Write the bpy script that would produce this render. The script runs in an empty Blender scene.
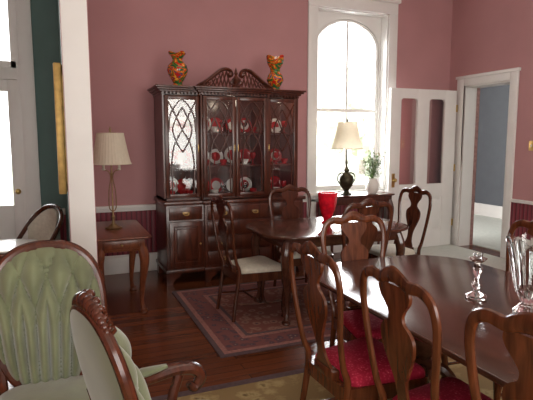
import bpy,bmesh,math,random
from mathutils import Vector,Matrix,noise
random.seed(4)
pi=math.pi
V=Vector
# ---------------------------------------------------------------- materials
def newmat(name):
    m=bpy.data.materials.new(name); m.use_nodes=True
    nt=m.node_tree; b=nt.nodes['Principled BSDF']; return m,nt,b
def coords(nt,scale=(1,1,1),rot=(0,0,0)):
    tc=nt.nodes.new('ShaderNodeTexCoord'); mp=nt.nodes.new('ShaderNodeMapping')
    mp.inputs['Scale'].default_value=scale; mp.inputs['Rotation'].default_value=rot
    nt.links.new(tc.outputs['Object'],mp.inputs['Vector']); return mp.outputs['Vector']
def ramp(nt,fac,cols,const=False):
    r=nt.nodes.new('ShaderNodeValToRGB'); e=r.color_ramp.elements
    if const: r.color_ramp.interpolation='CONSTANT'
    while len(e)<len(cols): e.new(0.5)
    for i,(p,c) in enumerate(cols):
        e[i].position=p; e[i].color=(*c,1)
    nt.links.new(fac,r.inputs['Fac']); return r.outputs['Color']
def bump(nt,b,h,strength,dist=0.01):
    bp=nt.nodes.new('ShaderNodeBump'); bp.inputs['Strength'].default_value=strength; bp.inputs['Distance'].default_value=dist
    nt.links.new(h,bp.inputs['Height']); nt.links.new(bp.outputs['Normal'],b.inputs['Normal'])
def mk(name,col,rough=.5,metal=0,var=.08,scale=6,bmp=0,bscale=60,spec=.5,stretch=(1,1,1),trans=0,coat=0,sheen=0,ior=1.45):
    m,nt,b=newmat(name)
    v=coords(nt,stretch)
    n=nt.nodes.new('ShaderNodeTexNoise'); n.inputs['Scale'].default_value=scale; n.inputs['Detail'].default_value=5
    nt.links.new(v,n.inputs['Vector'])
    d=tuple(max(0,c*(1-var)) for c in col); l=tuple(min(1,c*(1+var)) for c in col)
    nt.links.new(ramp(nt,n.outputs['Fac'],[(.3,d),(.7,l)]),b.inputs['Base Color'])
    b.inputs['Roughness'].default_value=rough; b.inputs['Metallic'].default_value=metal
    b.inputs['Specular IOR Level'].default_value=spec
    b.inputs['Transmission Weight'].default_value=trans; b.inputs['Coat Weight'].default_value=coat
    b.inputs['Sheen Weight'].default_value=sheen; b.inputs['IOR'].default_value=ior
    if bmp:
        n2=nt.nodes.new('ShaderNodeTexNoise'); n2.inputs['Scale'].default_value=bscale
        nt.links.new(v,n2.inputs['Vector']); bump(nt,b,n2.outputs['Fac'],bmp)
    return m
def wood(name,c1,c2,rough=.3,scale=3,stretch=(1,8,8)):
    m,nt,b=newmat(name)
    v=coords(nt,stretch)
    n=nt.nodes.new('ShaderNodeTexNoise'); n.inputs['Scale'].default_value=scale; n.inputs['Detail'].default_value=8; n.inputs['Distortion'].default_value=.6
    nt.links.new(v,n.inputs['Vector'])
    nt.links.new(ramp(nt,n.outputs['Fac'],[(.3,c1),(.7,c2)]),b.inputs['Base Color'])
    b.inputs['Roughness'].default_value=rough; b.inputs['Coat Weight'].default_value=.15; b.inputs['Coat Roughness'].default_value=.15
    return m
M={}
M['pink']=mk('wall_pink',(.44,.228,.232),.8,var=.04,scale=2,bmp=.05,spec=.25)
M['teal']=mk('wall_teal',(.10,.165,.15),.7,var=.05)
M['white']=mk('trim_white',(.76,.75,.72),.45,var=.02)
M['ceil']=mk('ceiling_white',(.75,.72,.68),.8,var=.02)
M['slate']=mk('wall_slate',(.11,.12,.135),.7,var=.05)
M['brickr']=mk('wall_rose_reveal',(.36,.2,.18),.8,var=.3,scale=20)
M['hut']=wood('mahogany_dark',(.035,.009,.005),(.11,.027,.012),.28,3,(8,8,1))
M['chairw']=wood('cherry_wood',(.055,.014,.005),(.16,.045,.015),.25,4,(8,8,1))
M['chaird']=wood('cherry_wood_dark',(.035,.010,.005),(.10,.028,.012),.25,4,(8,8,1))
M['tablew']=wood('table_cherry',(.05,.018,.010),(.10,.036,.020),.17,3,(8,1,8))
M['sidew']=wood('side_table_wood',(.10,.026,.010),(.21,.06,.022),.3,3,(8,1,8))
M['gold']=mk('gilt',(.55,.36,.12),.5,.6,.2,20)
M['brass']=mk('brass',(.6,.42,.15),.3,1,.1)
M['abrass']=mk('antique_brass',(.3,.2,.1),.4,.7,.3,15)
M['bronze']=mk('bronze_dark',(.07,.06,.035),.4,.7,.4,20)
M['cream']=mk('cream_fabric',(.55,.52,.43),.9,var=.1,scale=40,bmp=.2,bscale=200)
M['china']=mk('white_china',(.75,.73,.68),.15,var=.02)
M['redc']=mk('red_glaze',(.42,.02,.025),.15,var=.2)
M['redv']=mk('red_vase_glass',(.75,.01,.03),.2,var=.25,scale=25,bmp=.3,bscale=30)
M['leaf']=mk('foliage',(.12,.2,.07),.6,var=.5,scale=30)
M['flower']=mk('dried_flower',(.6,.55,.42),.8,var=.2)
def shade_mat(name,col,tr=.35):
    m,nt,b=newmat(name)
    v=coords(nt,(1,1,1)); w=nt.nodes.new('ShaderNodeTexNoise'); w.inputs['Scale'].default_value=30
    nt.links.new(v,w.inputs['Vector'])
    c=ramp(nt,w.outputs['Fac'],[(.3,tuple(x*.94 for x in col)),(.7,col)])
    nt.links.new(c,b.inputs['Base Color']); b.inputs['Roughness'].default_value=.9
    t=nt.nodes.new('ShaderNodeBsdfTranslucent'); nt.links.new(c,t.inputs['Color'])
    mx=nt.nodes.new('ShaderNodeMixShader'); mx.inputs[0].default_value=tr
    nt.links.new(b.outputs[0],mx.inputs[1]); nt.links.new(t.outputs[0],mx.inputs[2])
    nt.links.new(mx.outputs[0],nt.nodes['Material Output'].inputs[0]); return m
M['shade']=shade_mat('lampshade_cream',(.82,.75,.60))
def glassmat(name,refl=.12,tint=(1,1,1)):
    m=bpy.data.materials.new(name); m.use_nodes=True; nt=m.node_tree
    nt.nodes.remove(nt.nodes['Principled BSDF'])
    t=nt.nodes.new('ShaderNodeBsdfTransparent'); t.inputs[0].default_value=(*tint,1)
    g=nt.nodes.new('ShaderNodeBsdfGlossy'); g.inputs['Roughness'].default_value=.03
    f=nt.nodes.new('ShaderNodeFresnel'); f.inputs[0].default_value=1.5
    ad=nt.nodes.new('ShaderNodeMath'); ad.operation='ADD'; ad.inputs[1].default_value=refl
    nt.links.new(f.outputs[0],ad.inputs[0])
    mx=nt.nodes.new('ShaderNodeMixShader'); nt.links.new(ad.outputs[0],mx.inputs[0])
    nt.links.new(t.outputs[0],mx.inputs[1]); nt.links.new(g.outputs[0],mx.inputs[2])
    nt.links.new(mx.outputs[0],nt.nodes['Material Output'].inputs[0]); return m
M['pane']=glassmat('window_glass',.0)
M['dpane']=glassmat('door_glass',.04,(1,.93,.92))
M['hglass']=glassmat('cabinet_glass',.02)
M['crystal']=mk('cut_crystal',(.95,.97,.97),.03,var=.01,trans=1,ior=1.5)
def floor_mat():
    m,nt,b=newmat('floor_boards')
    v=coords(nt)
    br=nt.nodes.new('ShaderNodeTexBrick'); br.inputs['Scale'].default_value=1
    br.inputs['Brick Width'].default_value=2.2; br.inputs['Row Height'].default_value=.085; br.inputs['Mortar Size'].default_value=.0025
    br.inputs['Color1'].default_value=(.10,.030,.012,1); br.inputs['Color2'].default_value=(.21,.060,.022,1); br.inputs['Mortar'].default_value=(.03,.01,.006,1)
    nt.links.new(v,br.inputs['Vector'])
    n=nt.nodes.new('ShaderNodeTexNoise'); n.inputs['Scale'].default_value=4; n.inputs['Detail'].default_value=6
    nt.links.new(coords(nt,(1,14,1)),n.inputs['Vector'])
    mx=nt.nodes.new('ShaderNodeMix'); mx.data_type='RGBA'; mx.blend_type='MULTIPLY'; mx.inputs[0].default_value=.6
    nt.links.new(br.outputs['Color'],mx.inputs[6]); nt.links.new(ramp(nt,n.outputs['Fac'],[(.3,(.5,.5,.5)),(.7,(1,1,1))]),mx.inputs[7])
    nt.links.new(mx.outputs[2],b.inputs['Base Color']); b.inputs['Roughness'].default_value=.2
    return m
M['floor']=floor_mat()
def bead(name,rot):
    m,nt,b=newmat(name)
    v=coords(nt,(1,1,1),rot)
    w=nt.nodes.new('ShaderNodeTexWave'); w.inputs['Scale'].default_value=5.5; w.bands_direction='X'
    nt.links.new(v,w.inputs['Vector'])
    nt.links.new(ramp(nt,w.outputs['Fac'],[(.0,(.07,.010,.016)),(.25,(.21,.030,.045))]),b.inputs['Base Color'])
    b.inputs['Roughness'].default_value=.4; bump(nt,b,w.outputs['Fac'],.5,.01); return m
M['beadx']=bead('beadboard_red_x',(0,0,0)); M['beady']=bead('beadboard_red_y',(0,0,pi/2))
def patt(name,cols,scale,rough=.95,scale2=40):
    m,nt,b=newmat(name)
    v=coords(nt)
    vo=nt.nodes.new('ShaderNodeTexVoronoi'); vo.inputs['Scale'].default_value=scale
    n=nt.nodes.new('ShaderNodeTexNoise'); n.inputs['Scale'].default_value=scale2; n.inputs['Detail'].default_value=3
    ma=nt.nodes.new('ShaderNodeMath'); ma.operation='ADD'
    mm=nt.nodes.new('ShaderNodeMath'); mm.operation='MULTIPLY'; mm.inputs[1].default_value=.55
    nt.links.new(v,vo.inputs['Vector']); nt.links.new(v,n.inputs['Vector'])
    nt.links.new(n.outputs['Fac'],mm.inputs[0]); nt.links.new(vo.outputs['Distance'],ma.inputs[0]); nt.links.new(mm.outputs[0],ma.inputs[1])
    nt.links.new(ramp(nt,ma.outputs[0],cols),b.inputs['Base Color']); b.inputs['Roughness'].default_value=rough
    b.inputs['Specular IOR Level'].default_value=.15
    return m
M['rugf']=patt('rug_field',[(.3,(.06,.045,.06)),(.45,(.22,.10,.08)),(.6,(.30,.18,.14)),(.75,(.20,.08,.065))],12)
M['rugb']=patt('rug_border',[(.3,(.32,.22,.17)),(.5,(.08,.055,.075)),(.8,(.19,.08,.075))],16)
M['rugo']=mk('rug_edge',(.10,.065,.07),.95,var=.2,scale=40)
M['rugp']=mk('rug_rose',(.30,.14,.12),.95,var=.25,scale=50)
M['carpet']=patt('carpet_olive',[(.3,(.16,.11,.05)),(.5,(.42,.33,.16)),(.8,(.27,.19,.09))],9)
M['pale']=mk('floor_pale',(.50,.51,.46),.8,var=.08,scale=30)
M['redseat']=patt('red_seat_fabric',[(.25,(.70,.28,.28)),(.42,(.50,.035,.075)),(.8,(.33,.012,.035))],75,.8,30)
M['velvet']=mk('green_velvet',(.155,.175,.09),.6,var=.25,scale=7,sheen=.6,bmp=.1,bscale=150)
M['velvetb']=mk('green_velvet_dark',(.145,.165,.088),.8,var=.15,scale=5,sheen=.4)
M['carvew']=wood('carved_walnut',(.04,.011,.006),(.12,.031,.014),.22,5,(6,6,3))
def swirl():
    m,nt,b=newmat('vase_swirl_glaze')
    n=nt.nodes.new('ShaderNodeTexNoise'); n.inputs['Scale'].default_value=7; n.inputs['Distortion'].default_value=2.5; n.inputs['Detail'].default_value=1
    nt.links.new(coords(nt,(1,1,1.4)),n.inputs['Vector'])
    nt.links.new(ramp(nt,n.outputs['Fac'],[(0,(.03,.10,.03)),(.42,(.10,.2,.03)),(.47,(.5,.02,.01)),(.53,(.65,.12,.01)),(.57,(.75,.42,.05)),(.61,(.45,.02,.02)),(.68,(.02,.10,.15))],True),b.inputs['Base Color'])
    b.inputs['Roughness'].default_value=.12; return m
M['swirl']=swirl()
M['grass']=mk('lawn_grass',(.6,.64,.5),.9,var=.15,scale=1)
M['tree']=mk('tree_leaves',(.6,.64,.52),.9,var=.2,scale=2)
M['bark']=mk('tree_bark',(.35,.3,.26),.9)
# ---------------------------------------------------------------- mesh builder
def spline(pts,n=6):
    P=[V(p) for p in pts]; out=[]
    Q=[2*P[0]-P[1]]+P+[2*P[-1]-P[-2]]
    for i in range(1,len(Q)-2):
        a,b,c,d=Q[i-1],Q[i],Q[i+1],Q[i+2]
        for k in range(n):
            t=k/n
            out.append(.5*((2*b)+(c-a)*t+(2*a-5*b+4*c-d)*t*t+(3*b-a-3*c+d)*t**3))
    out.append(P[-1]); return out
def interp(vals,n):
    out=[]
    for i in range(len(vals)-1):
        for k in range(n): 
            t=k/n; a,b=vals[i],vals[i+1]
            out.append(tuple(x*(1-t)+y*t for x,y in zip(a,b)) if isinstance(a,tuple) else a*(1-t)+b*t)
    out.append(vals[-1]); return out
class MB:
    def __init__(s): s.bm=bmesh.new(); s.mats=[]; s.X=Matrix.Identity(4)
    def mi(s,m):
        m=M[m]
        if m not in s.mats: s.mats.append(m)
        return s.mats.index(m)
    def v(s,p): return s.bm.verts.new(s.X@V(p))
    def f(s,vs,i):
        try:
            f=s.bm.faces.new(vs); f.material_index=i; f.smooth=True; return f
        except ValueError: return None
    def box(s,x0,x1,y0,y1,z0,z1,m,bev=0,rot=None):
        r=bmesh.ops.create_cube(s.bm,size=1); vs=r['verts']
        T=Matrix.Translation(((x0+x1)/2,(y0+y1)/2,(z0+z1)/2))
        if rot is not None: T=T@rot
        T=s.X@T@Matrix.Diagonal((abs(x1-x0),abs(y1-y0),abs(z1-z0),1))
        for a in vs: a.co=T@a.co
        i=s.mi(m)
        fs=set(f for a in vs for f in a.link_faces)
        for f in fs: f.material_index=i; f.smooth=True
        if bev:
            es=list(set(e for a in vs for e in a.link_edges))
            bmesh.ops.bevel(s.bm,geom=es,offset=bev,segments=2,affect='EDGES',profile=.5)
    def lathe(s,prof,c,m,seg=24,scale=(1,1),wob=None):
        i=s.mi(m); rings=[]
        for j,(r,z) in enumerate(prof):
            ring=[]
            for k in range(seg):
                a=2*pi*k/seg; rr=max(r,.0005)
                zz=z
                if wob: rr,zz=wob(rr,z,a,j)
                ring.append(s.v((c[0]+rr*math.cos(a)*scale[0],c[1]+rr*math.sin(a)*scale[1],c[2]+zz)))
            rings.append(ring)
        for a,b in zip(rings,rings[1:]):
            for k in range(seg): s.f([a[k],a[(k+1)%seg],b[(k+1)%seg],b[k]],i)
        s.f(rings[0][::-1],i); s.f(rings[-1],i)
    def tube(s,pts,rad,m,seg=8,ref=None,closed=False):
        i=s.mi(m); P=[V(p) for p in pts]; n=len(P)
        R=rad if isinstance(rad,list) else [rad]*n
        rings=[]; prev=None
        for j in range(n):
            a=P[(j-1)%n] if (closed or j>0) else P[j]; b=P[(j+1)%n] if (closed or j<n-1) else P[j]
            t=(b-a).normalized()
            if ref is not None: q=V(ref)
            elif prev is None: q=V((0,0,1)) if abs(t.z)<.9 else V((1,0,0))
            else: q=prev
            q=q-t*q.dot(t)
            if q.length<1e-5: q=V((1,0,0))-t*t.x
            q.normalize(); prev=q; w=t.cross(q)
            ra,rb=R[j] if isinstance(R[j],tuple) else (R[j],R[j])
            rings.append([s.v(P[j]+w*(ra*math.cos(2*pi*k/seg))+q*(rb*math.sin(2*pi*k/seg))) for k in range(seg)])
        m2=n if closed else n-1
        for j in range(m2):
            a,b=rings[j],rings[(j+1)%n]
            for k in range(seg): s.f([a[k],a[(k+1)%seg],b[(k+1)%seg],b[k]],i)
        if not closed: s.f(rings[0][::-1],i); s.f(rings[-1],i)
    def prism(s,out,y0,y1,m,axis='y'):
        i=s.mi(m)
        def P(a,b,y): return (a,y,b) if axis=='y' else ((a,b,y) if axis=='z' else (y,a,b))
        A=[s.v(P(a,b,y0)) for a,b in out]; B=[s.v(P(a,b,y1)) for a,b in out]
        n=len(out)
        s.f(A,i); s.f(B[::-1],i)
        for k in range(n): s.f([A[k],B[k],B[(k+1)%n],A[(k+1)%n]],i)
    def surf(s,fn,nu,nv,m,wrapu=False):
        i=s.mi(m); G=[[s.v(fn(a/nu,b/nv)) for b in range(nv+1)] for a in range(nu+(0 if wrapu else 1))]
        na=len(G)
        for a in range(nu):
            for b in range(nv):
                s.f([G[a][b],G[(a+1)%na][b],G[(a+1)%na][b+1],G[a][b+1]],i)
        return G
    def ball(s,c,r,m,seg=10,sc=(1,1,1)):
        prof=[(r*math.sin(pi*k/seg),-r*math.cos(pi*k/seg)*sc[2]) for k in range(seg+1)]
        s.lathe(prof,c,m,seg+4,(sc[0],sc[1]))
    def mesh(s,name,ang=35):
        bmesh.ops.remove_doubles(s.bm,verts=s.bm.verts,dist=.00005)
        bmesh.ops.recalc_face_normals(s.bm,faces=s.bm.faces)
        me=bpy.data.meshes.new(name); s.bm.to_mesh(me); s.bm.free()
        for m in s.mats: me.materials.append(m)
        me.set_sharp_from_angle(angle=math.radians(ang)); return me
    def obj(s,name,loc=(0,0,0),rz=0,ang=35): return place(s.mesh(name,ang),name,loc,rz)
def place(me,name,loc=(0,0,0),rz=0):
    o=bpy.data.objects.new(name,me); bpy.context.scene.collection.objects.link(o)
    o.location=loc; o.rotation_euler=(0,0,math.radians(rz)); return o
# ---------------------------------------------------------------- room
YB=5.94; XR=5.37; ZC=4.0
b=MB(); b.box(-3,9,-2.8,6.24,-.1,0,'floor'); b.obj('floor')
b=MB(); b.box(-3.2,9,-2.8,6.24,ZC,ZC+.1,'ceil'); b.obj('ceiling')
WX0,WX1,WZ0,WZ1=3.16,4.26,.84,3.26
b=MB()
b.box(.12,WX0,YB,YB+.3,0,ZC,'pink'); b.box(WX1,XR+.25,YB,YB+.3,0,ZC,'pink')
b.box(WX0,WX1,YB,YB+.3,0,WZ0,'pink'); b.box(WX0,WX1,YB,YB+.3,WZ1,ZC,'pink'); b.obj('wall_back')
b=MB()
DX0,DX1,DZ=-1.45,-.35,3.2
b.box(-3,DX0,YB,YB+.3,0,ZC,'teal'); b.box(DX1,.12,YB,YB+.3,0,ZC,'teal'); b.box(DX0,DX1,YB,YB+.3,DZ,ZC,'teal'); b.obj('wall_hall')
b=MB()
OY0,OY1,OZ=4.83,5.62,2.31
b.box(XR,XR+.25,-2.8,OY0,0,ZC,'pink'); b.box(XR,XR+.25,OY1,YB,0,ZC,'pink'); b.box(XR,XR+.25,OY0,OY1,OZ,ZC,'pink'); b.obj('wall_right')
b=MB(); b.box(-3.2,-3,-2.8,6.24,0,ZC,'pink'); b.obj('wall_left')
b=MB()
b.box(-3,-1.6,-2.8,-2.6,0,ZC,'pink'); b.box(.4,1.6,-2.8,-2.6,0,ZC,'pink'); b.box(3.6,XR,-2.8,-2.6,0,ZC,'pink')
for a,c in ((-1.6,.4),(1.6,3.6)):
    b.box(a,c,-2.8,-2.6,0,.7,'pink'); b.box(a,c,-2.8,-2.6,3.2,ZC,'pink')
b.obj('wall_front')
for a,c,nm in ((-1.6,.4,'fill_window_left'),(1.6,3.6,'fill_window_right')):  # unseen windows behind the camera, added to let fill light in
    b=MB()
    for x in (a,(a+c)/2,c): b.box(x-.04,x+.04,-2.75,-2.69,.7,3.2,'white')
    for z in (.74,1.95,3.16): b.box(a,c,-2.75,-2.69,z-.035,z+.035,'white')
    for x in (a-.06,c+.06): b.box(x-.06,x+.06,-2.6,-2.57,.6,3.3,'white')
    b.box(a-.12,c+.12,-2.6,-2.57,3.2,3.32,'white'); b.box(a-.15,c+.15,-2.6,-2.52,.66,.7,'white'); b.obj(nm)
PX0,PX1,PY=.040,.201,3.4
b=MB()
b.box(PX0+.015,PX1-.015,PY+.03,YB,0,ZC,'pink')
b.box(PX0,PX1,PY,PY+.12,0,ZC,'white',.004); b.box(PX0-.01,PX1+.01,PY-.012,PY+.14,0,.28,'white',.004)
b.box(PX0+.012,PX0+.016,PY+.13,YB,0,ZC,'teal'); b.obj('wall_partition')
b=MB(); b.box(8,8.2,3,6.2,0,ZC,'slate'); b.box(XR+.25,8,8.0,8.2,0,ZC,'slate'); b.box(8,8.2,6.2,8.2,0,ZC,'slate'); b.box(XR+.25,8.2,2.9,3.0,0,ZC,'slate'); b.obj('wall_side_room')
b=MB(); b.box(XR+.25,8,3,8,0,.012,'pale'); b.box(5.62,8.2,6.24,8.2,-.1,0,'floor'); b.box(5.62,8.2,6.24,8.2,ZC,ZC+.1,'ceil'); b.obj('floor_side_room')
b=MB(); b.box(7.97,8,3,8,.012,.25,'white'); b.box(XR+.25,7.97,7.97,8,.012,.25,'white'); b.obj('baseboard_side_room')
def run_x(x0,x1,y,nm):
    b=MB(); b.box(x0,x1,y-.02,y,.22,.76,'beadx'); b.obj('trim_wainscot_'+nm)
    b=MB(); b.box(x0,x1,y-.045,y,.76,.80,'white',.006); b.box(x0,x1,y-.03,y,.73,.76,'white',.004); b.obj('trim_rail_'+nm)
    b=MB(); b.box(x0,x1,y-.03,y,0,.19,'white',.004); b.box(x0,x1,y-.022,y,.19,.22,'white',.004); b.obj('baseboard_'+nm)
run_x(.2,3.02,YB,'back_left'); run_x(4.40,XR,YB,'back_right'); run_x(3.02,4.40,YB,'under_window'); run_x(-.21,.03,YB,'hall')
for y0,y1,nm in ((-2.5,OY0-.12,'right'),(5.76,5.9,'right_corner')):
    b=MB(); b.box(XR-.02,XR,y0,y1,.22,.76,'beady'); b.obj('trim_wainscot_'+nm)
    b=MB(); b.box(XR-.045,XR,y0,y1,.76,.80,'white',.006); b.box(XR-.03,XR,y0,y1,0,.22,'white',.004); b.obj('baseboard_'+nm)
b=MB()
b.box(XR-.03,XR,OY0-.12,OY0,0,2.41,'white',.006); b.box(XR-.03,XR,OY1,OY1+.13,0,2.41,'white',.006); b.box(XR-.03,XR,OY0,OY1,OZ,2.41,'white',.006)
b.box(XR-.045,XR,OY0-.14,OY1+.15,2.41,2.45,'white',.006)
b.box(XR,XR+.2,OY1-.02,OY1,0,OZ,'white'); b.box(XR,XR+.25,OY0,OY0+.02,0,OZ,'white'); b.box(XR,XR+.25,OY0,OY1,OZ-.02,OZ,'white')
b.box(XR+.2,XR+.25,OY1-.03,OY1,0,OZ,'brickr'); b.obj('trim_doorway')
b=MB(); L0=4.17; W=1.13; y0,y1=5.70,5.745; T=2.25
gz0,gz1=.93,2.12
for a,c in ((0,.17),(.45,.65),(.93,1.13)): b.box(L0+a,L0+c,y0,y1,.012,T,'white',.003)
for a,c in ((.17,.45),(.65,.93)):
    b.box(L0+a,L0+c,y0,y1,.012,.24,'white'); b.box(L0+a,L0+c,y0,y1,.74,gz0,'white'); b.box(L0+a,L0+c,y0,y1,gz1,T,'white')
    b.box(L0+a,L0+c,y0+.012,y1-.01,.24,.74,'white'); b.box(L0+a+.04,L0+c-.04,y0+.003,y1-.01,.28,.70,'white',.008)
    b.box(L0+a,L0+c,y0+.018,y0+.024,gz0,gz1,'dpane')
    r=.05
    for sx,xx in ((1,L0+a),(-1,L0+c)):
        p=[(xx,gz1)]+[(xx+sx*(r-r*math.cos(pi/2*k/5)),gz1-r+r*math.sin(pi/2*k/5)) for k in range(6)]
        b.prism(p,y0+.004,y1-.004,'white')
b.ball((L0+.07,y0-.045,1.0),.028,'brass'); b.box(L0+.06,L0+.08,y0-.03,y0,.99,1.01,'brass')
b.box(L0+.045,L0+.095,y0-.003,y0,.9,1.09,'brass')
for z in (.3,1.1,1.95): b.box(L0+W-.005,L0+W+.02,y0-.006,y0+.01,z,z+.1,'brass')
b.obj('door_1')
b=MB(); b.box(XR-.008,XR,4.43,4.51,1.42,1.54,'brass',.003); b.box(XR-.02,XR-.008,4.463,4.477,1.465,1.495,'white'); b.obj('light_switch')
b=MB()
for a,c in ((WX0-.14,WX0),(WX1,WX1+.14)): b.box(a,c,YB-.03,YB,.3,WZ1,'white',.006)
b.box(WX0-.14,WX1+.14,YB-.03,YB,WZ1,WZ1+.15,'white',.006); b.box(WX0-.17,WX1+.17,YB-.055,YB,WZ1+.15,WZ1+.2,'white',.008)
b.box(WX0-.18,WX1+.18,YB-.09,YB+.02,.80,.84,'white',.008)
b.box(WX0,WX0+.015,YB,YB+.3,WZ0,WZ1,'white'); b.box(WX1-.015,WX1,YB,YB+.3,WZ0,WZ1,'white'); b.box(WX0,WX1,YB,YB+.3,WZ1-.015,WZ1,'white'); b.box(WX0,WX1,YB,YB+.3,WZ0-.0,WZ0+.015,'white')
xa,xb=WX0+.04,WX1-.04; xm=(xa+xb)/2; rr=(xb-xa)/2; zs=2.80; hh=.38
p=[(WX0,WZ1),(WX0,WZ0),(xa,WZ0)]+[(xm-rr*math.cos(pi*k/24),zs+hh*math.sin(pi*k/24)) for k in range(25)]+[(xb,WZ0),(WX1,WZ0),(WX1,WZ1)]
b.prism(p,YB+.14,YB+.20,'white')
arc=[(xm-(rr-.02)*math.cos(pi*k/24),YB+.17,zs+(hh-.02)*math.sin(pi*k/24)) for k in range(25)]
b.tube([(xa+.02,YB+.17,WZ0)]+arc+[(xb-.02,YB+.17,WZ0)],.022,'white',6,ref=(0,1,0))
b.box(xm-.014,xm+.014,YB+.155,YB+.185,WZ0,zs+hh-.02,'white')
b.box(xa,xb,YB+.15,YB+.19,1.93,1.98,'white'); b.box(xa,xb,YB+.15,YB+.19,WZ0,WZ0+.08,'white')
b.box(xa,xb,YB+.168,YB+.172,WZ0,zs+.3,'pane')
b.obj('window_1')
b=MB()
b.box(DX1,DX1+.14,YB-.03,YB,0,3.34,'white',.006); b.box(DX0-.14,DX0,YB-.03,YB,0,3.34,'white',.006); b.box(DX0,DX1,YB-.03,YB,3.2,3.34,'white',.006)
b.box(DX1-.03,DX1,YB,YB+.3,0,3.2,'white'); b.box(DX0,DX0+.03,YB,YB+.3,0,3.2,'white')
b.box(DX0,DX1,YB+.02,YB+.1,2.18,2.30,'white',.005)
b.box(DX0+.03,DX1-.03,YB+.05,YB+.09,2.3,2.37,'white'); b.box(DX0+.03,DX1-.03,YB+.05,YB+.09,3.12,3.2,'white')
b.box(DX1-.08,DX1-.03,YB+.05,YB+.09,2.3,3.2,'white'); b.box(DX0+.03,DX0+.1,YB+.05,YB+.09,2.3,3.2,'white')
b.box(DX0+.1,DX1-.08,YB+.068,YB+.072,2.3,3.15,'pane')
b.box(DX1-.13,DX1-.03,YB+.05,YB+.095,0,2.18,'white',.004); b.box(DX0+.03,DX0+.13,YB+.05,YB+.095,0,2.18,'white',.004)
b.box(DX0+.13,DX1-.13,YB+.05,YB+.095,0,.85,'white',.004); b.box(DX0+.13,DX1-.13,YB+.05,YB+.095,2.06,2.18,'white')
b.box(DX0+.13,DX1-.13,YB+.068,YB+.072,.85,2.06,'pane'); b.ball((DX1-.08,YB+.02,1.0),.03,'brass')
b.obj('door_2')
b=MB(); b.box(-30,40,6.5,60,-.6,-.5,'grass'); b.obj('ground_lawn')
def tree(x,y,h,r,sd):
    random.seed(sd); b=MB(); b.tube(spline([(0,0,-.5),(.1,0,h*.4),(0,.1,h*.8)],5),[.22]*3+[.18]*4+[.1]*4,'bark',8)
    for k in range(9):
        c=V((random.uniform(-r,r),random.uniform(-r*.6,r*.6),h*.8+random.uniform(-r*.6,r*.8)))
        q=r*random.uniform(.45,.7)
        def fn(u,w,c=c,q=q):
            a=2*pi*u; t=pi*w; d=V((math.sin(t)*math.cos(a),math.sin(t)*math.sin(a),math.cos(t)))
            return c+d*q*(1+.35*noise.noise(d*3+c))
        b.surf(fn,20,12,'tree',True)
    b.obj('tree',(x,y,0))
tree(13,17,3.0,1.4,3); tree(17,26,3.4,2.0,5); tree(-5,18,4,2.2,8)
# ---------------------------------------------------------------- rugs
def rug(name,x0,x1,y0,y1,lay,z=.0):
    b=MB(); t=.008
    for k,(ins,m) in enumerate(lay):
        b.box(x0+ins,x1-ins,y0+ins,y1-ins,z+.0005,z+t+k*.0008,m)
    b.obj(name)
rug('persian_rug',1.0,3.45,3.28,4.98,[(0,'rugo'),(.04,'rugp'),(.08,'rugb'),(.26,'rugp'),(.30,'rugo'),(.33,'rugf')])
b=MB(); b.box(-1.6,3.4,-1.5,2.9,.001,.009,'carpet'); b.box(-1.6,3.4,2.84,2.9,.001,.0095,'rugo'); b.obj('carpet')
b=MB(); b.box(4.12,XR-.05,3.0,5.88,.001,.010,'pale'); b.obj('pale_floor_sheet')  # added pale sheet; the floor's brightness here is put into its colour
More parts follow.
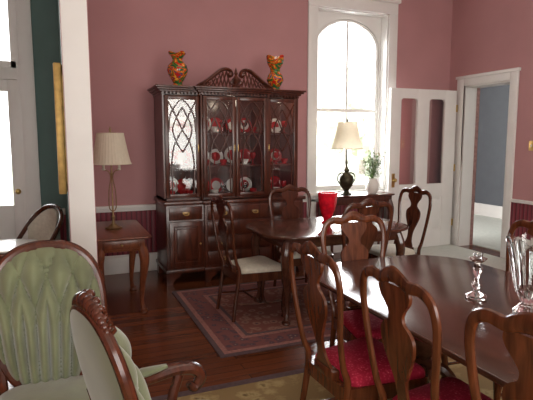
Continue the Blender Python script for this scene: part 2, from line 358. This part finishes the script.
# ---------------------------------------------------------------- queen anne chair
KZ=.968
def by(z):
    if z<.44: return -.21-(.44-z)*.14
    t=(z-.44)/.64; return -.21-.10*t-.03*math.sin(pi*t)*(1-t)
def chair_mesh(seatm,W):
    b=MB(); b.X=Matrix.Diagonal((1,1,KZ,1))
    h=[(.185,.02),(.178,.2),(.18,.44),(.186,.55),(.2,.7),(.22,.85),(.226,.95),(.205,1.025),(.15,1.055),(.085,1.05),(.04,1.07),(0,1.08)]
    pts=[(x,by(z),z) for x,z in h]; pts=pts+[(-x,y,z) for x,y,z in pts[-2::-1]]
    ra=[(.015,.015),(.016,.016),(.02,.018),(.017,.014),(.017,.013),(.018,.013),(.019,.013),(.021,.013),(.024,.013),(.026,.013),(.03,.013),(.034,.013)]
    ra=ra+ra[-2::-1]
    P=spline(pts,5); R=interp(ra,5)
    b.tube(P,R,W,10,ref=(0,1,0))
    sp=[(.47,.07),(.49,.066),(.53,.04),(.58,.03),(.64,.036),(.70,.062),(.76,.09),(.80,.10),(.84,.098),(.87,.075),(.89,.048),(.92,.042),(.95,.06),(.98,.085),(1.01,.095),(1.04,.085)]
    P=spline([(w,0,z) for z,w in sp],3); i=b.mi(W); rows=[]
    for p in P:
        y=by(p.z); rows.append([b.v((-p.x,y+.007,p.z)),b.v((p.x,y+.007,p.z)),b.v((p.x,y-.007,p.z)),b.v((-p.x,y-.007,p.z))])
    for a,c in zip(rows,rows[1:]):
        for k in range(4): b.f([a[k],a[(k+1)%4],c[(k+1)%4],c[k]],i)
    b.f(rows[0],i); b.f(rows[-1],i)
    b.box(-.085,.085,-.235,-.19,.43,.48,W,.006)
    def out(wf,wb,y0,y1,c):
        p=[]
        for x,y,sx,sy in ((wf,y1,-1,-1),(-wf,y1,1,-1),(-wb,y0,1,1),(wb,y0,-1,1)):
            cx,cy=x+sx*c,y+sy*c
            a0={(-1,-1):0,(1,-1):pi/2,(1,1):pi,(-1,1):3*pi/2}[(sx,sy)]
            for k in range(6): a=a0+pi/2*k/5; p.append((cx+c*math.cos(a),cy+c*math.sin(a)))
        return p
    b.prism(out(.245,.195,-.225,.225,.04),.36,.435,W,'z')
    O=out(.237,.185,-.19,.217,.05); i=b.mi(seatm)
    cx,cy=0,.015; prev=None
    for sc,z in ((1.0,.43),(1.0,.447),(.985,.459),(.94,.471),(.8,.482),(.5,.492),(.2,.495)):
        r=[b.v((cx+(x-cx)*sc,cy+(y-cy)*sc,z)) for x,y in O]
        if prev:
            for k in range(len(r)): b.f([prev[k],prev[(k+1)%len(r)],r[(k+1)%len(r)],r[k]],i)
        prev=r
    b.f(prev,i)
    for s in (-1,1):
        P=spline([(s*.212,.19,.40),(s*.225,.205,.34),(s*.228,.21,.28),(s*.212,.197,.18),(s*.205,.19,.09),(s*.212,.2,.04),(s*.217,.205,.012)],4)
        R=interp([.032,.036,.03,.02,.015,.02,.031],4); b.tube(P,R,W,10)
        b.lathe([(.026,0),(.032,.006),(.03,.016),(.02,.024)],(s*.217,.205,0),W,14)
        b.tube(spline([(s*.185,-.22,.17),(s*.2,.0,.15),(s*.207,.18,.15)],4),.009,W,6)
    b.tube([(-.195,-.01,.15),(.195,-.01,.15)],.009,W,6)
    return b.mesh('dining_chair')
cr=chair_mesh('redseat','chairw'); cc=chair_mesh('cream','chaird')
for me,x,y,r in ((cc,1.54,4.05,-86),(cc,2.20,4.40,180),(cc,2.27,3.66,0),(cc,3.02,4.08,92),
    (cr,1.755,2.48,178),(cr,1.36,2.03,-88),(cr,1.435,1.49,-91),(cr,1.47,.94,-88),(cr,2.36,2.12,88)):
    place(me,'dining_chair',(x,y,.0135 if me is cc else .0095),r)
# ---------------------------------------------------------------- tables
def rrect(hx,hy,c,n=10):
    p=[]
    for x,y,a0 in ((hx-c,hy-c,0),(-hx+c,hy-c,pi/2),(-hx+c,-hy+c,pi),(hx-c,-hy+c,3*pi/2)):
        for k in range(n+1): a=a0+pi/2*k/n; p.append((x+c*math.cos(a),y+c*math.sin(a)))
    return p
def top(b,hx,hy,c,z,m,t=.028):
    i=b.mi(m); prev=None
    for ins,zz in ((.02,z-t),(.004,z-t+.006),(0,z-t+.012),(.0,z-.008),(.004,z-.002),(.012,z)):
        r=[b.v((x,y,zz)) for x,y in rrect(hx-ins,hy-ins,max(c-ins,.01))]
        if prev:
            for k in range(len(r)): b.f([prev[k],prev[(k+1)%len(r)],r[(k+1)%len(r)],r[k]],i)
        else: b.f(r[::-1],i)
        prev=r
    b.f(prev,i)
def cab(b,x,y,h,s,m,sc=1):
    dx=.02 if x>0 else -.02; dy=.02 if y>0 else -.02
    P=spline([(x,y,h),(x+dx,y+dy,h*.86),(x+dx*1.1,y+dy*1.1,h*.72),(x+dx*.1,y+dy*.1,h*.42),(x-dx*.3,y-dy*.3,h*.18),(x+dx*.2,y+dy*.2,h*.06),(x+dx*.5,y+dy*.5,.02)],4)
    b.tube(P,interp([.04*sc,.046*sc,.04*sc,.027*sc,.018*sc,.022*sc,.036*sc],4),m,10)
    b.lathe([(.03*sc,0),(.037*sc,.008),(.034*sc,.02),(.02*sc,.03)],(x+dx*.5,y+dy*.5,0),m,14)
b=MB(); top(b,.72,.46,.3,.76,'tablew')
b.box(-.58,.58,-.34,-.32,.64,.733,'tablew',.003); b.box(-.58,.58,.32,.34,.64,.733,'tablew',.003); b.box(-.58,-.56,-.34,.34,.64,.733,'tablew',.003); b.box(.56,.58,-.34,.34,.64,.733,'tablew',.003)
for x in (-.55,.55):
    for y in (-.32,.32): cab(b,x,y,.7,1,'tablew')
b.obj('dining_table',(2.25,4.0,.0135))
b=MB(); top(b,.575,1.15,.38,.76,'tablew',.03)
b.box(-.42,.42,-.9,.9,.665,.731,'tablew',.004)
for y in (-.6,.6):
    b.lathe([(.10,.66),(.11,.63),(.05,.6),(.045,.55),(.075,.48),(.09,.42),(.07,.34),(.045,.30),(.08,.26),(.08,.2),(.04,.17)],(0,y,0),'tablew',20)
    for k in range(4):
        a=pi/4+pi/2*k; c,s_=math.cos(a),math.sin(a)
        b.tube(spline([(.03*c,y+.03*s_,.25),(.12*c,y+.12*s_,.24),(.21*c,y+.21*s_,.12),(.27*c,y+.27*s_,.035),(.31*c,y+.31*s_,.022)],4),interp([.035,.034,.028,.022,.022],4),'tablew',8)
b.obj('dining_table',(1.88,1.60,.0095))
# ---------------------------------------------------------------- hutch
HX0,HX1=1.01,2.62; C1,C2=1.43,2.20; YF=5.23; YW=5.84
b=MB(); m='hut'
yu=5.36
b.box(HX0,HX1,YF,YW,.12,.86,m,.004); b.box(C1-.01,C2+.01,YF-.035,YF+.05,.12,.86,m,.004)
b.box(HX0-.025,HX1+.025,YF-.025,YW,.86,.90,m,.008); b.box(C1-.03,C2+.03,YF-.06,YF+.1,.86,.90,m,.008)
b.box(HX0-.015,HX1+.015,YF-.015,YW,.12,.16,m,.006); b.box(C1-.02,C2+.02,YF-.05,YF,.12,.16,m,.006)
def foot(x0,x1,y,flip=False):
    w=x1-x0
    p=[(0,.13),(0,0),(.35*w,0),(.42*w,.03),(.55*w,.06),(.75*w,.075),(.85*w,.10),(w,.12),(w,.13)]
    p=[(x0+a if not flip else x1-a,z) for a,z in p]; b.prism(p,y,y+.03,m)
foot(HX0-.01,HX0+.16,YF-.012); foot(HX1-.15,HX1+.01,YF-.012,True); foot(C1-.015,C1+.14,YF-.047); foot(C2-.14,C2+.015,YF-.047,True)
for x in (HX0,HX1-.06): b.box(x,x+.06,YW-.08,YW,0,.13,m); b.box(x,x+.06,YF,YF+.06,0,.13,m)
def pull(x,y,z):
    b.box(x-.04,x+.04,y-.004,y,z-.012,z+.018,'abrass',.003)
    b.tube(spline([(x-.03,y-.004,z+.004),(x-.026,y-.018,z-.012),(x,y-.022,z-.018),(x+.026,y-.018,z-.012),(x+.03,y-.004,z+.004)],3),.0035,'brass',6)
def drawer(x0,x1,y,z0,z1,n=1):
    b.box(x0,x1,y-.014,y+.005,z0,z1,m,.005)
    for k in range(n): pull(x0+(x1-x0)*(k+.5)/n,y-.014,(z0+z1)/2)
def pdoor(x0,x1,y,z0,z1,kx):
    b.box(x0,x1,y-.014,y+.005,z0,z1,m,.005)
    b.tube([(x0+.05,y-.014,z0+.05),(x1-.05,y-.014,z0+.05),(x1-.05,y-.014,z1-.05),(x0+.05,y-.014,z1-.05)],.008,m,6,ref=(0,1,0),closed=True)
    b.box(x0+.075,x1-.075,y-.022,y-.01,z0+.075,z1-.075,m,.009)
    b.ball((kx,y-.03,(z0+z1)/2),.012,'brass')
drawer(HX0+.03,C1-.03,YF,.70,.84,1); drawer(C2+.03,HX1-.03,YF,.70,.84,1)
pdoor(HX0+.03,C1-.03,YF,.19,.68,C1-.06); pdoor(C2+.03,HX1-.03,YF,.19,.68,C2+.06)
for k in range(4): drawer(C1+.02,C2-.02,YF-.035,.19+k*.165,.19+k*.165+.15,2)
z0,z1=.90,2.03
b.box(HX0+.01,HX0+.035,yu,YW,z0,z1,m); b.box(HX1-.035,HX1-.01,yu,YW,z0,z1,m)
b.box(HX0+.01,HX1-.01,YW-.02,YW,z0,z1,m); b.box(HX0+.01,HX1-.01,yu,YW,z1,z1+.02,m); b.box(HX0+.01,HX1-.01,yu,YW,z0,z0+.02,m)
for x in (C1,C2): b.box(x-.012,x+.012,yu,YW-.02,z0,z1,m)
b.box(C1-.012,C1+.012,yu-.06,yu,z0,z1+.02,m,.003); b.box(C2-.012,C2+.012,yu-.06,yu,z0,z1+.02,m,.003)
b.box(C1,C2,yu-.06,yu,z1,z1+.02,m); b.box(C1,C2,yu-.06,yu,z0,z0+.02,m)
for z in (1.25,1.62): b.box(HX0+.03,HX1-.03,yu+.06,YW-.02,z,z+.014,m)
for k,(o,za,zb) in enumerate(((.0,2.03,2.06),(.02,2.06,2.08),(.045,2.08,2.10),(.065,2.10,2.12))):
    b.box(HX0-o,HX1+o,yu-o,YW,za,zb,m,.004); b.box(C1-.02-o,C2+.02+o,yu-.06-o,YW-.1,za,zb,m,.004)
n=40
for k in range(n):
    x=HX0+.01+(HX1-HX0-.04)*k/(n-1)
    yy=yu-.06 if C1-.02<x<C2+.01 else yu
    b.box(x,x+.018,yy-.016,yy,2.035,2.058,m)
def gdoor(x0,x1,y,kn):
    s=.042; za,zb=z0+.025,z1-.01
    b.box(x0,x0+s,y-.02,y,za,zb,m,.004); b.box(x1-s,x1,y-.02,y,za,zb,m,.004); b.box(x0+s,x1-s,y-.02,y,za,za+s,m,.004); b.box(x0+s,x1-s,y-.02,y,zb-s,zb,m,.004)
    b.box(x0+s,x1-s,y-.011,y-.008,za+s,zb-s,'hglass')
    a0,a1=x0+s,x1-s; c=(a0+a1)/2; A=(a1-a0)/2; zt=zb-s; zl=za+s
    for sg in (-1,1):
        b.tube(spline([(c+sg*A*x,y-.014,z) for x,z in [(1,zt-.34),(.85,zt-.16),(.35,zt-.04),(0,zt)]],6),.008,m,6,ref=(0,1,0))
        b.tube(spline([(c+sg*A*x,y-.014,z) for x,z in [(1,zt-.02),(.5,zt-.16),(0,zt-.32),(-.6,zt-.48),(-.82,zt-.66),(-.82,zt-.8),(-.82,zl+.0)]],7),.008,m,6,ref=(0,1,0))
        b.tube(spline([(c+sg*A*x,y-.014,z) for x,z in [(0,zt-.08),(.45,zt-.20),(.7,zt-.32),(.45,zt-.45),(0,zt-.56)]],6),.008,m,6,ref=(0,1,0))
    b.box(kn-.006,kn+.006,y-.03,y-.02,(za+zb)/2-.05,(za+zb)/2+.03,'brass',.003)
gdoor(HX0+.03,C1-.012,yu,C1-.03); gdoor(C2+.012,HX1-.03,yu,C2+.03)
cm=(C1+C2)/2
gdoor(C1+.012,cm-.002,yu-.06,cm-.02); gdoor(cm+.002,C2-.012,yu-.06,cm+.02)
py=yu-.085
for sg in (-1,1):
    S=[(.43,2.125),(.38,2.15),(.31,2.19),(.24,2.245),(.17,2.295),(.11,2.31),(.06,2.29),(.045,2.25),(.07,2.23),(.09,2.245)]
    P=spline([(cm+sg*x,py,z) for x,z in S],4)
    b.tube(P,interp([(.014,.03),(.018,.032),(.021,.034),(.022,.034),(.022,.034),(.02,.034),(.016,.034),(.014,.03),(.012,.025),(.010,.02)],4),m,8,ref=(0,1,0))
    b.ball((cm+sg*.072,py-.02,2.255),.026,m,8,(1,.7,1))
    for k in range(8):
        x=.09+.042*k; zt=[2.29,2.28,2.26,2.23,2.20,2.17,2.155,2.14][k]
        b.tube([(cm+sg*(x-.025),py+.0,2.12),(cm+sg*(x+.02),py,zt)],.009,m,6)
        b.tube([(cm+sg*(x+.025),py+.0,2.12),(cm+sg*(x-.02),py,zt)],.009,m,6)
b.lathe([(.045,2.12),(.05,2.14),(.025,2.155),(.04,2.18),(.045,2.2),(.026,2.23),(.014,2.25),(.022,2.27),(.014,2.30),(.002,2.33)],(cm,py,0),m,14)
for k in range(5):
    a=pi*(k+.5)/5; b.ball((cm+.055*math.cos(a),py-.01,2.15+.055*math.sin(a)),.02,m,6,(1,.6,1.3))
def plate(x,z,r,mm,mc):
    b.X=Matrix.Translation((x,YW-.07,z+r))@Matrix.Rotation(math.radians(80),4,'X')
    b.lathe([(.001,-.004),(r*.6,-.002),(r,.012),(r,.016),(r*.62,.004)],(0,0,0),mm,24)
    b.lathe([(.001,.0),(r*.6,.0),(r*.6,.0045),(.001,.0055)],(0,0,0),mc,24)
    b.X=Matrix.Identity(4)
def goblet(x,y,z,h,mm):
    b.lathe([(.028,0),(.03,.004),(.006,.01),(.005,h*.45),(.02,h*.5),(.034,h*.7),(.035,h*.85),(.03,h),(.028,h),(.032,h*.8),(.01,h*.53)],(x,y,z),mm,14)
def cup(x,y,z,mm):
    b.lathe([(.05,0),(.06,.008),(.03,.01),(.025,.014),(.04,.035),(.045,.065),(.042,.065),(.03,.02)],(x,y,z),mm,14)
zs_=[.92,1.265,1.635]
for bi,(xa_,xb_) in enumerate(((HX0+.05,C1-.03),(C1+.03,cm-.01),(cm+.01,C2-.03),(C2+.03,HX1-.05))):
    w=xb_-xa_
    for si,z in enumerate(zs_):
        q=(bi+si)%3
        plate(xa_+w*.3,z,.085 if q else .105,'china' if q!=1 else 'redc','redc' if q==0 else 'china'); plate(xa_+w*.76,z,.09,'redc' if q!=2 else 'china','china' if q==1 else 'redc')
        for k in range(3):
            x=xa_+w*(.2+.3*k)
            if (k+si+bi)%2: goblet(x,yu+.16,z,.14,'redc' if (bi+k)%3 else 'crystal')
            else: cup(x,yu+.15,z,'china' if (bi+si)%2 else 'redc')
b.obj('china_cabinet')
for x in ((HX0+C1)/2,cm,(C2+HX1)/2):
    l=bpy.data.lights.new('cabinet_fill_light','POINT'); l.energy=1.6; l.color=(1,.85,.65); l.shadow_soft_size=.04  # added point lights brighten the shelves, no fixtures modelled
    o=bpy.data.objects.new('cabinet_fill_light',l); bpy.context.scene.collection.objects.link(o); o.location=(x,yu+.10,1.98)
def cvase(name,x,y,z,wav):
    b=MB()
    pr=[(.055,0),(.06,.01),(.045,.03),(.06,.06),(.095,.12),(.112,.17),(.10,.22),(.06,.26),(.05,.28),(.07,.32),(.095,.35),(.09,.352),(.045,.29),(.05,.25)]
    if wav: pr=[(.06,0),(.065,.01),(.05,.03),(.075,.07),(.10,.12),(.085,.17),(.055,.21),(.06,.25),(.09,.30),(.105,.35),(.11,.38),(.105,.38),(.055,.26),(.05,.22)]
    b.lathe(pr,(0,0,0),'swirl',28,wob=lambda r,z,a,j:(r*(1+(.08*math.sin(4*a) if z>.3 else 0)),z+(.012*math.sin(4*a) if z>.33 else 0)))
    b.obj(name,(x,y,z))
cvase('art_glass_vase',1.21,5.44,2.121,False); cvase('art_glass_vase',2.35,5.44,2.121,True)
# ---------------------------------------------------------------- side table + lamp
b=MB(); top(b,.25,.5,.05,.72,'sidew',.024)
b.box(-.2,.2,-.4,.4,.58,.697,'sidew',.004); b.box(-.15,.15,-.412,-.398,.60,.68,'sidew',.004); b.ball((0,-.42,.64),.012,'brass')
for x in (-.17,.17):
    for y in (-.36,.36): cab(b,x,y,.62,.85,'sidew')
b.obj('side_table',(.465,4.84,0))
def shade(b,z0,z1,r0,r1,m='shade',pleat=.015):
    n=72; i=b.mi(m); H=10; rows=[]
    for j in range(H+1):
        t=j/H; r=r0+(r1-r0)*(t**.8); row=[]
        for k in range(n): a=2*pi*k/n; rr=r*(1+pleat*math.cos(n/2*a)); row.append(b.v((rr*math.cos(a),rr*math.sin(a),z0+(z1-z0)*t)))
        rows.append(row)
    for a,c in zip(rows,rows[1:]):
        for k in range(n): b.f([a[k],a[(k+1)%n],c[(k+1)%n],c[k]],i)
    b.tube([(r0*1.015*math.cos(2*pi*k/24),r0*1.015*math.sin(2*pi*k/24),z0) for k in range(24)],.006,m,6,closed=True)
    b.tube([(r1*math.cos(2*pi*k/24),r1*math.sin(2*pi*k/24),z1) for k in range(24)],.005,m,6,closed=True)
b=MB()
b.lathe([(.075,0),(.08,.012),(.05,.02),(.035,.035),(.015,.05),(.012,.09),(.02,.11),(.008,.13),(.006,.5),(.012,.52),(.006,.55),(.006,.9),(.012,.92),(.004,.95)],(0,0,0),'abrass',16)
for sg in (-1,1):
    b.tube(spline([(0,0,.16),(sg*.03,0,.2),(sg*.03,0,.35),(sg*.01,0,.48),(sg*.03,0,.54),(sg*.07,0,.55)],5),.005,'abrass',6)
    b.lathe([(.014,.55),(.018,.56),(.012,.565),(.012,.63)],(sg*.07,0,0),'cream',10)
for a in range(3): b.tube([(0,0,.9),(.1*math.cos(a*2.09),.1*math.sin(a*2.09),.888)],.003,'abrass',5)
shade(b,.61,.89,.18,.12)
b.obj('table_lamp',(.44,4.86,.721))
# ---------------------------------------------------------------- console with lamp and plant
b=MB(); top(b,.5,.16,.03,.84,'hut',.024); b.box(-.46,.46,-.13,.13,.72,.817,'hut',.004)
for x in (-.43,.43):
    for y in (-.1,.1): cab(b,x,y,.76,.8,'hut')
b.obj('console_table',(3.62,5.63,0))
b=MB()
b.lathe([(.07,0),(.075,.015),(.05,.03),(.03,.05),(.05,.08),(.085,.13),(.10,.19),(.09,.24),(.05,.28),(.03,.30),(.045,.32),(.02,.35),(.012,.38),(.018,.42),(.01,.46),(.01,.93),(.014,.95),(.004,.98)],(0,0,0),'bronze',20)
for sg in (-1,1): b.tube(spline([(sg*.08,0,.13),(sg*.13,0,.2),(sg*.11,0,.27),(sg*.04,0,.29)],5),.009,'bronze',8)
for a in range(3): b.tube([(0,0,.93),(.1*math.cos(a*2.09),.1*math.sin(a*2.09),.925)],.003,'abrass',5)
shade(b,.60,.93,.20,.12,pleat=.004)
b.obj('table_lamp',(3.43,5.6,.841))
b=MB(); random.seed(9)
b.lathe([(.05,0),(.06,.01),(.085,.06),(.09,.12),(.06,.18),(.055,.2),(.065,.21),(.05,.205)],(0,0,0),'china',18)
i=b.mi('leaf')
for k in range(90):
    a=random.uniform(0,2*pi); r=random.uniform(.01,.14); h=random.uniform(.30,.62)*(1-r*.8)
    tip=V((r*math.cos(a)*1.1,r*math.sin(a),h)); b.tube(spline([(0,0,.19),(tip.x*.35,tip.y*.35,h*.7),tip],3),.0018,'leaf',4)
    for q in range(4):
        c=tip*(1-.08*q)+V((random.uniform(-.02,.02),random.uniform(-.02,.02),0)); d=V((random.uniform(-1,1),random.uniform(-1,1),random.uniform(-.4,.8))).normalized()*.035; w=d.cross(V((.3,.2,1))).normalized()*.011
        b.f([b.v(c),b.v(c+d*.5+w),b.v(c+d),b.v(c+d*.5-w)],i)
    if k%9==0: b.ball(tuple(tip),.014,'flower',6)
b.obj('potted_plant',(3.82,5.58,.841))
# ---------------------------------------------------------------- table objects
b=MB(); b.lathe([(.055,0),(.06,.008),(.035,.02),(.04,.05),(.068,.12),(.085,.2),(.092,.29),(.087,.29),(.06,.12),(.02,.04)],(0,0,0),'redv',20,wob=lambda r,z,a,j:(r*(1+.04*math.sin(9*a)),z)); b.obj('red_vase',(2.30,4.08,.775))
b=MB(); b.lathe([(.050,0),(.053,.006),(.048,.014),(.02,.028),(.012,.04),(.022,.055),(.024,.065),(.012,.08),(.010,.10),(.018,.12),(.026,.14),(.018,.16),(.012,.172),(.03,.185),(.042,.195),(.045,.2),(.03,.205),(.022,.208),(.024,.225),(.018,.225),(.015,.208)],(0,0,0),'crystal',16); b.obj('crystal_candlestick',(1.89,1.84,.771),ang=20)
b=MB(); b.lathe([(.06,0),(.065,.008),(.045,.03),(.03,.05),(.045,.07),(.065,.12),(.075,.18),(.085,.24),(.098,.30),(.108,.34),(.102,.34),(.09,.30),(.075,.24),(.064,.18),(.05,.12),(.02,.08)],(0,0,0),'crystal',32,wob=lambda r,z,a,j:(r*(1+(.05 if int(round(a/(2*pi/32)))%2 else 0)),z+(.012*math.sin(8*a) if z>.32 else 0))); b.obj('crystal_vase',(1.93,1.57,.771),ang=15)
# ---------------------------------------------------------------- victorian chairs
def yb_(z): return -.25-(z-.42)*.22
def med(th,hw=.27,hz=.31,zc=.74):
    c,s=math.cos(th),math.sin(th)
    x=hw*math.copysign(abs(c)**.8,c); z=hz*math.copysign(abs(s)**.85,s)
    x*=1-.22*max(0,-s)**1.2
    x*=1+.05*max(0,s)
    return x,zc+z
def parlor(name,arms,carve,loc,rz,hw=.27,hz=.31,zc=.74,rimr=.020,sw=1.0,sd=1.0,CW=.066,dp=.085):
    b=MB()
    N=168
    def nar(z): return 1-.32*(zc+hz-z)/(2*hz)
    def tf(x,z):
        u=x/(CW*nar(z)); v_=z/.15
        fl=abs(math.sin(pi*u))
        dia=(abs(math.sin(pi*(u/2+v_/2)))*abs(math.sin(pi*(u/2-v_/2))))**.5
        low=max(0,min(1,(z-(zc-.02))/.14))
        return low*dia+(1-low)*(fl**.5)
    def face(u,r):
        x,z=med(2*pi*u,hw,hz,zc); x*=r; z=zc+(z-zc)*r
        puff=(1-r**6)
        return V((x,yb_(z)+.01+dp*puff*(.3+.7*tf(x,z)),z))
    b.surf(lambda u,w:face(u,w*.985),N,64,'velvet',True)
    def back(u,r):
        x,z=med(2*pi*u,hw,hz,zc); x*=r; z=zc+(z-zc)*r
        return V((x,yb_(z)-.02-.02*(1-r**4),z))
    b.surf(lambda u,w:back(u,w*.985),N,10,'velvetb',True)
    rim=[]
    for k in range(N):
        x,z=med(2*pi*k/N,hw,hz,zc); rim.append(V((x,yb_(z),z)))
    b.tube(rim,(rimr),'carvew',10,ref=(0,1,0),closed=True)
    b.tube([V((q.x*.955,q.y+.016,zc+(q.z-zc)*.955)) for q in rim],.008,'carvew',6,ref=(0,1,0),closed=True)
    for j_ in range(-2,14):
        z=.15*j_
        for i_ in range(-8,9):
            if (i_+j_)%2 or z<zc-.06: continue
            x=i_*CW*nar(z)
            if (x/hw)**2+((z-zc)/hz)**2<.75: b.ball((x,yb_(z)+.01+dp*.36,z),.009,'velvetb',6,(1,.6,1))
    if carve:
        for k in range(-8,9):
            th=pi/2+k*.075; x,z=med(th,hw,hz,zc); r=.024*(1-abs(k)/12)+.006
            b.ball((x,yb_(z),z+.014+.018*(1-abs(k)/8)),r,'carvew',8,(1,.9,1))
            if k%2==0: b.ball((x,yb_(z)+.012,z+.024+.026*(1-abs(k)/8)),r*.6,'carvew',6)
            b.tube(spline([(x,yb_(z)+.01,z),(x*1.04+.01,yb_(z)+.02,z+.02),(x*1.02+.018,yb_(z)+.015,z+.035)],3),[.007]*4+[.004]*3,'carvew',6)
    def sO(sc,z):
        out=[]
        for k in range(48):
            a=2*pi*k/48; c,s=math.cos(a),math.sin(a)
            x=.28*sw*math.copysign(abs(c)**.6,c)*(1-.12*max(0,-s)); y=-.26+(.26+.26*math.copysign(abs(s)**.6,s))*sd
            out.append(b.v((x*sc,y*sc,z)))
        return out
    def stack(L,mm):
        i=b.mi(mm); prev=None
        for sc,z in L:
            r=sO(sc,z)
            if prev:
                for k in range(48): b.f([prev[k],prev[(k+1)%48],r[(k+1)%48],r[k]],i)
            else: b.f(r[::-1],i)
            prev=r
        b.f(prev,i)
    stack([(.95,.26),(1.0,.27),(1.02,.30),(1.0,.34),(.97,.345)],'carvew')
    stack([(.97,.34),(1.0,.36),(1.0,.385),(.95,.41),(.8,.425),(.4,.44),(.1,.443)],'velvet')
    fy=-.52*(1-sd)
    for s in (-1,1):
        b.tube(spline([(s*.2,-.27,.01),(s*.2,-.235,.2),(s*.2,-.24,.36),(s*.215,yb_(.5),.5),(s*.24,yb_(.62),.62)],4),.02,'carvew',8)
        P=spline([(s*.22,.18+fy,.29),(s*.235,.2+fy,.25),(s*.225,.19+fy,.16),(s*.215,.18+fy,.07),(s*.235,.205+fy,.015)],4)
        b.tube(P,interp([.035,.036,.022,.016,.024],4),'carvew',8)
        b.tube(spline([(s*.2,-.25,.30),(s*.1,-.25,.36),(0,-.25,zc-hz)],4),.016,'carvew',8)
        if arms:
            x=hw-.01; q=-.095
            A=[(s*x,yb_(.66),.66),(s*(x+.03),-.22,.66+q/2),(s*(x+.055),-.08,.665+q),(s*(x+.065),.06,.665+q),(s*(x+.055),.15,.65+q),(s*(x+.04),.18,.61+q),(s*(x+.03),.145,.575+q),(s*(x+.03),.115,.60+q)]
            b.tube(spline(A,5),interp([(.018,.018),(.022,.02),(.028,.024),(.036,.028),(.038,.03),(.034,.028),(.026,.022),(.016,.014)],5),'carvew',10)
            b.tube(spline([(s*(x+.05),.08,.64+q),(s*(x+.02),.03,.54+q),(s*(x-.01),.07,.45+q),(s*(x-.01),.1,.31)],5),.022,'carvew',8)
            b.tube(spline([(s*(x+.045),-.17,.70+q),(s*(x+.058),-.07,.695+q),(s*(x+.064),.03,.69+q)],4),interp([(.015,.01),(.03,.018),(.015,.01)],4),'velvet',10)
    b.obj(name,loc,rz)
parlor('victorian_parlor_chair',False,False,(-.085,2.24,.0095),180,hw=.25,hz=.34,zc=.693,rimr=.024,sw=.88,sd=.88,CW=.062)
parlor('victorian_armchair',True,True,(.42,1.75,.0095),-74,hw=.215,hz=.30,zc=.70)
# ---------------------------------------------------------------- hall furniture, mirror
b=MB(); x0,x1=PX0-.055,PX0+.012
zt,zb=2.04,1.20; ya,yb2=3.62,4.15
for (a,c,d,e) in ((ya,ya+.07,zb,zt),(yb2-.07,yb2,zb,zt),(ya,yb2,zb,zb+.07),(ya,yb2,zt-.07,zt)):
    b.box(x0+.01,x1,a,c,d,e,'gold',.006)
for (a,c,d,e) in ((ya-.012,ya+.03,zb-.012,zt+.012),(yb2-.03,yb2+.012,zb-.012,zt+.012),(ya,yb2,zb-.012,zb+.03),(ya,yb2,zt-.03,zt+.012)):
    b.box(x0,x0+.05,a,c,d,e,'gold',.008)
b.box(x1-.03,x1-.01,ya+.06,yb2-.06,zb+.06,zt-.06,'hut')
b.obj('picture_frame')
b=MB(); top(b,.24,.24,.23,.76,'china',.02); top(b,.25,.25,.24,.74,'chairw',.03)
b.lathe([(.16,0),(.17,.02),(.06,.05),(.03,.1),(.04,.3),(.03,.5),(.06,.66),(.12,.72)],(0,0,0),'chairw',18); b.obj('round_table',(-.40,4.20,0))
b=MB(); b.X=Matrix.Diagonal((.84,.84,.96,1))
P=spline([(-.25,.2,.02),(-.25,.18,.3),(-.26,.12,.55),(-.27,-.02,.72),(-.24,-.16,.88),(-.13,-.225,.97),(0,-.24,.99),(.13,-.225,.97),(.24,-.16,.88),(.27,-.02,.72),(.26,.12,.55),(.25,.18,.3),(.25,.2,.02)],4)
b.tube(P,.023,'chaird',8)
def bf(o):
    def g(u,w):
        a=(u*2-1)*1.15; return V((.26*math.sin(a),-.235*math.cos(a)+.0+o*.02,.44+w*(.27+.26*math.cos(a*1.1)**1.0)))
    return g
b.surf(bf(1),16,8,'cream'); b.surf(bf(-.6),16,8,'cream')
b.box(-.23,.23,-.2,.2,.36,.42,'chaird',.01); b.box(-.22,.22,-.19,.19,.42,.48,'cream',.02)
for s in (-1,1): b.tube([(s*.19,-.16,.4),(s*.19,-.2,0)],.016,'chaird',8)
b.obj('barrel_chair',(-.24,4.80,0),125)
# ---------------------------------------------------------------- lights
def area(name,loc,rot,sx,sy,e,col=(1,1,1)):
    l=bpy.data.lights.new(name,'AREA'); l.shape='RECTANGLE'; l.size=sx; l.size_y=sy; l.energy=e; l.color=col
    o=bpy.data.objects.new(name,l); bpy.context.scene.collection.objects.link(o); o.location=loc; o.rotation_euler=rot
R=math.radians
area('fill_light_front_left',(-.6,-2.55,1.95),(R(90),0,0),2,2.4,72,(1,.93,.84))  # added fill from behind the camera, set at the invented window
area('fill_light_front_right',(2.6,-2.55,1.95),(R(90),0,0),2,2.4,72,(1,.93,.84))  # second added fill panel, at the other invented window
area('window_light_back',(3.72,6.35,2.0),(R(-90),0,0),1.1,2.3,190,(.98,.98,1))
area('window_light_hall',(-.96,6.4,1.7),(R(-90),0,0),.9,2.6,45,(.97,.98,1))
area('side_room_fill',(6.8,5.5,3.8),(0,0,0),1.5,2,45,(1,1,1))  # added fill to light the side room walls, no lamp there
area('ceiling_fill',(2.2,3.2,3.9),(0,0,0),2.5,2.5,22,(1,.9,.78))  # added overhead fill panel, no fixture on the ceiling
w=bpy.data.worlds.new('sky'); bpy.context.scene.world=w; w.use_nodes=True
bg=w.node_tree.nodes['Background']; bg.inputs[0].default_value=(1,.99,.97,1); bg.inputs[1].default_value=4.4
# ---------------------------------------------------------------- camera
cam=bpy.data.cameras.new('camera'); co=bpy.data.objects.new('camera',cam); bpy.context.scene.collection.objects.link(co)
cam.sensor_width=36; cam.lens=500/533*36; cam.clip_start=.05
co.location=(0,0,1.55); co.rotation_euler=(R(90-6.84),0,R(-22.4)); bpy.context.scene.camera=co
bpy.context.scene.view_settings.view_transform='Standard'
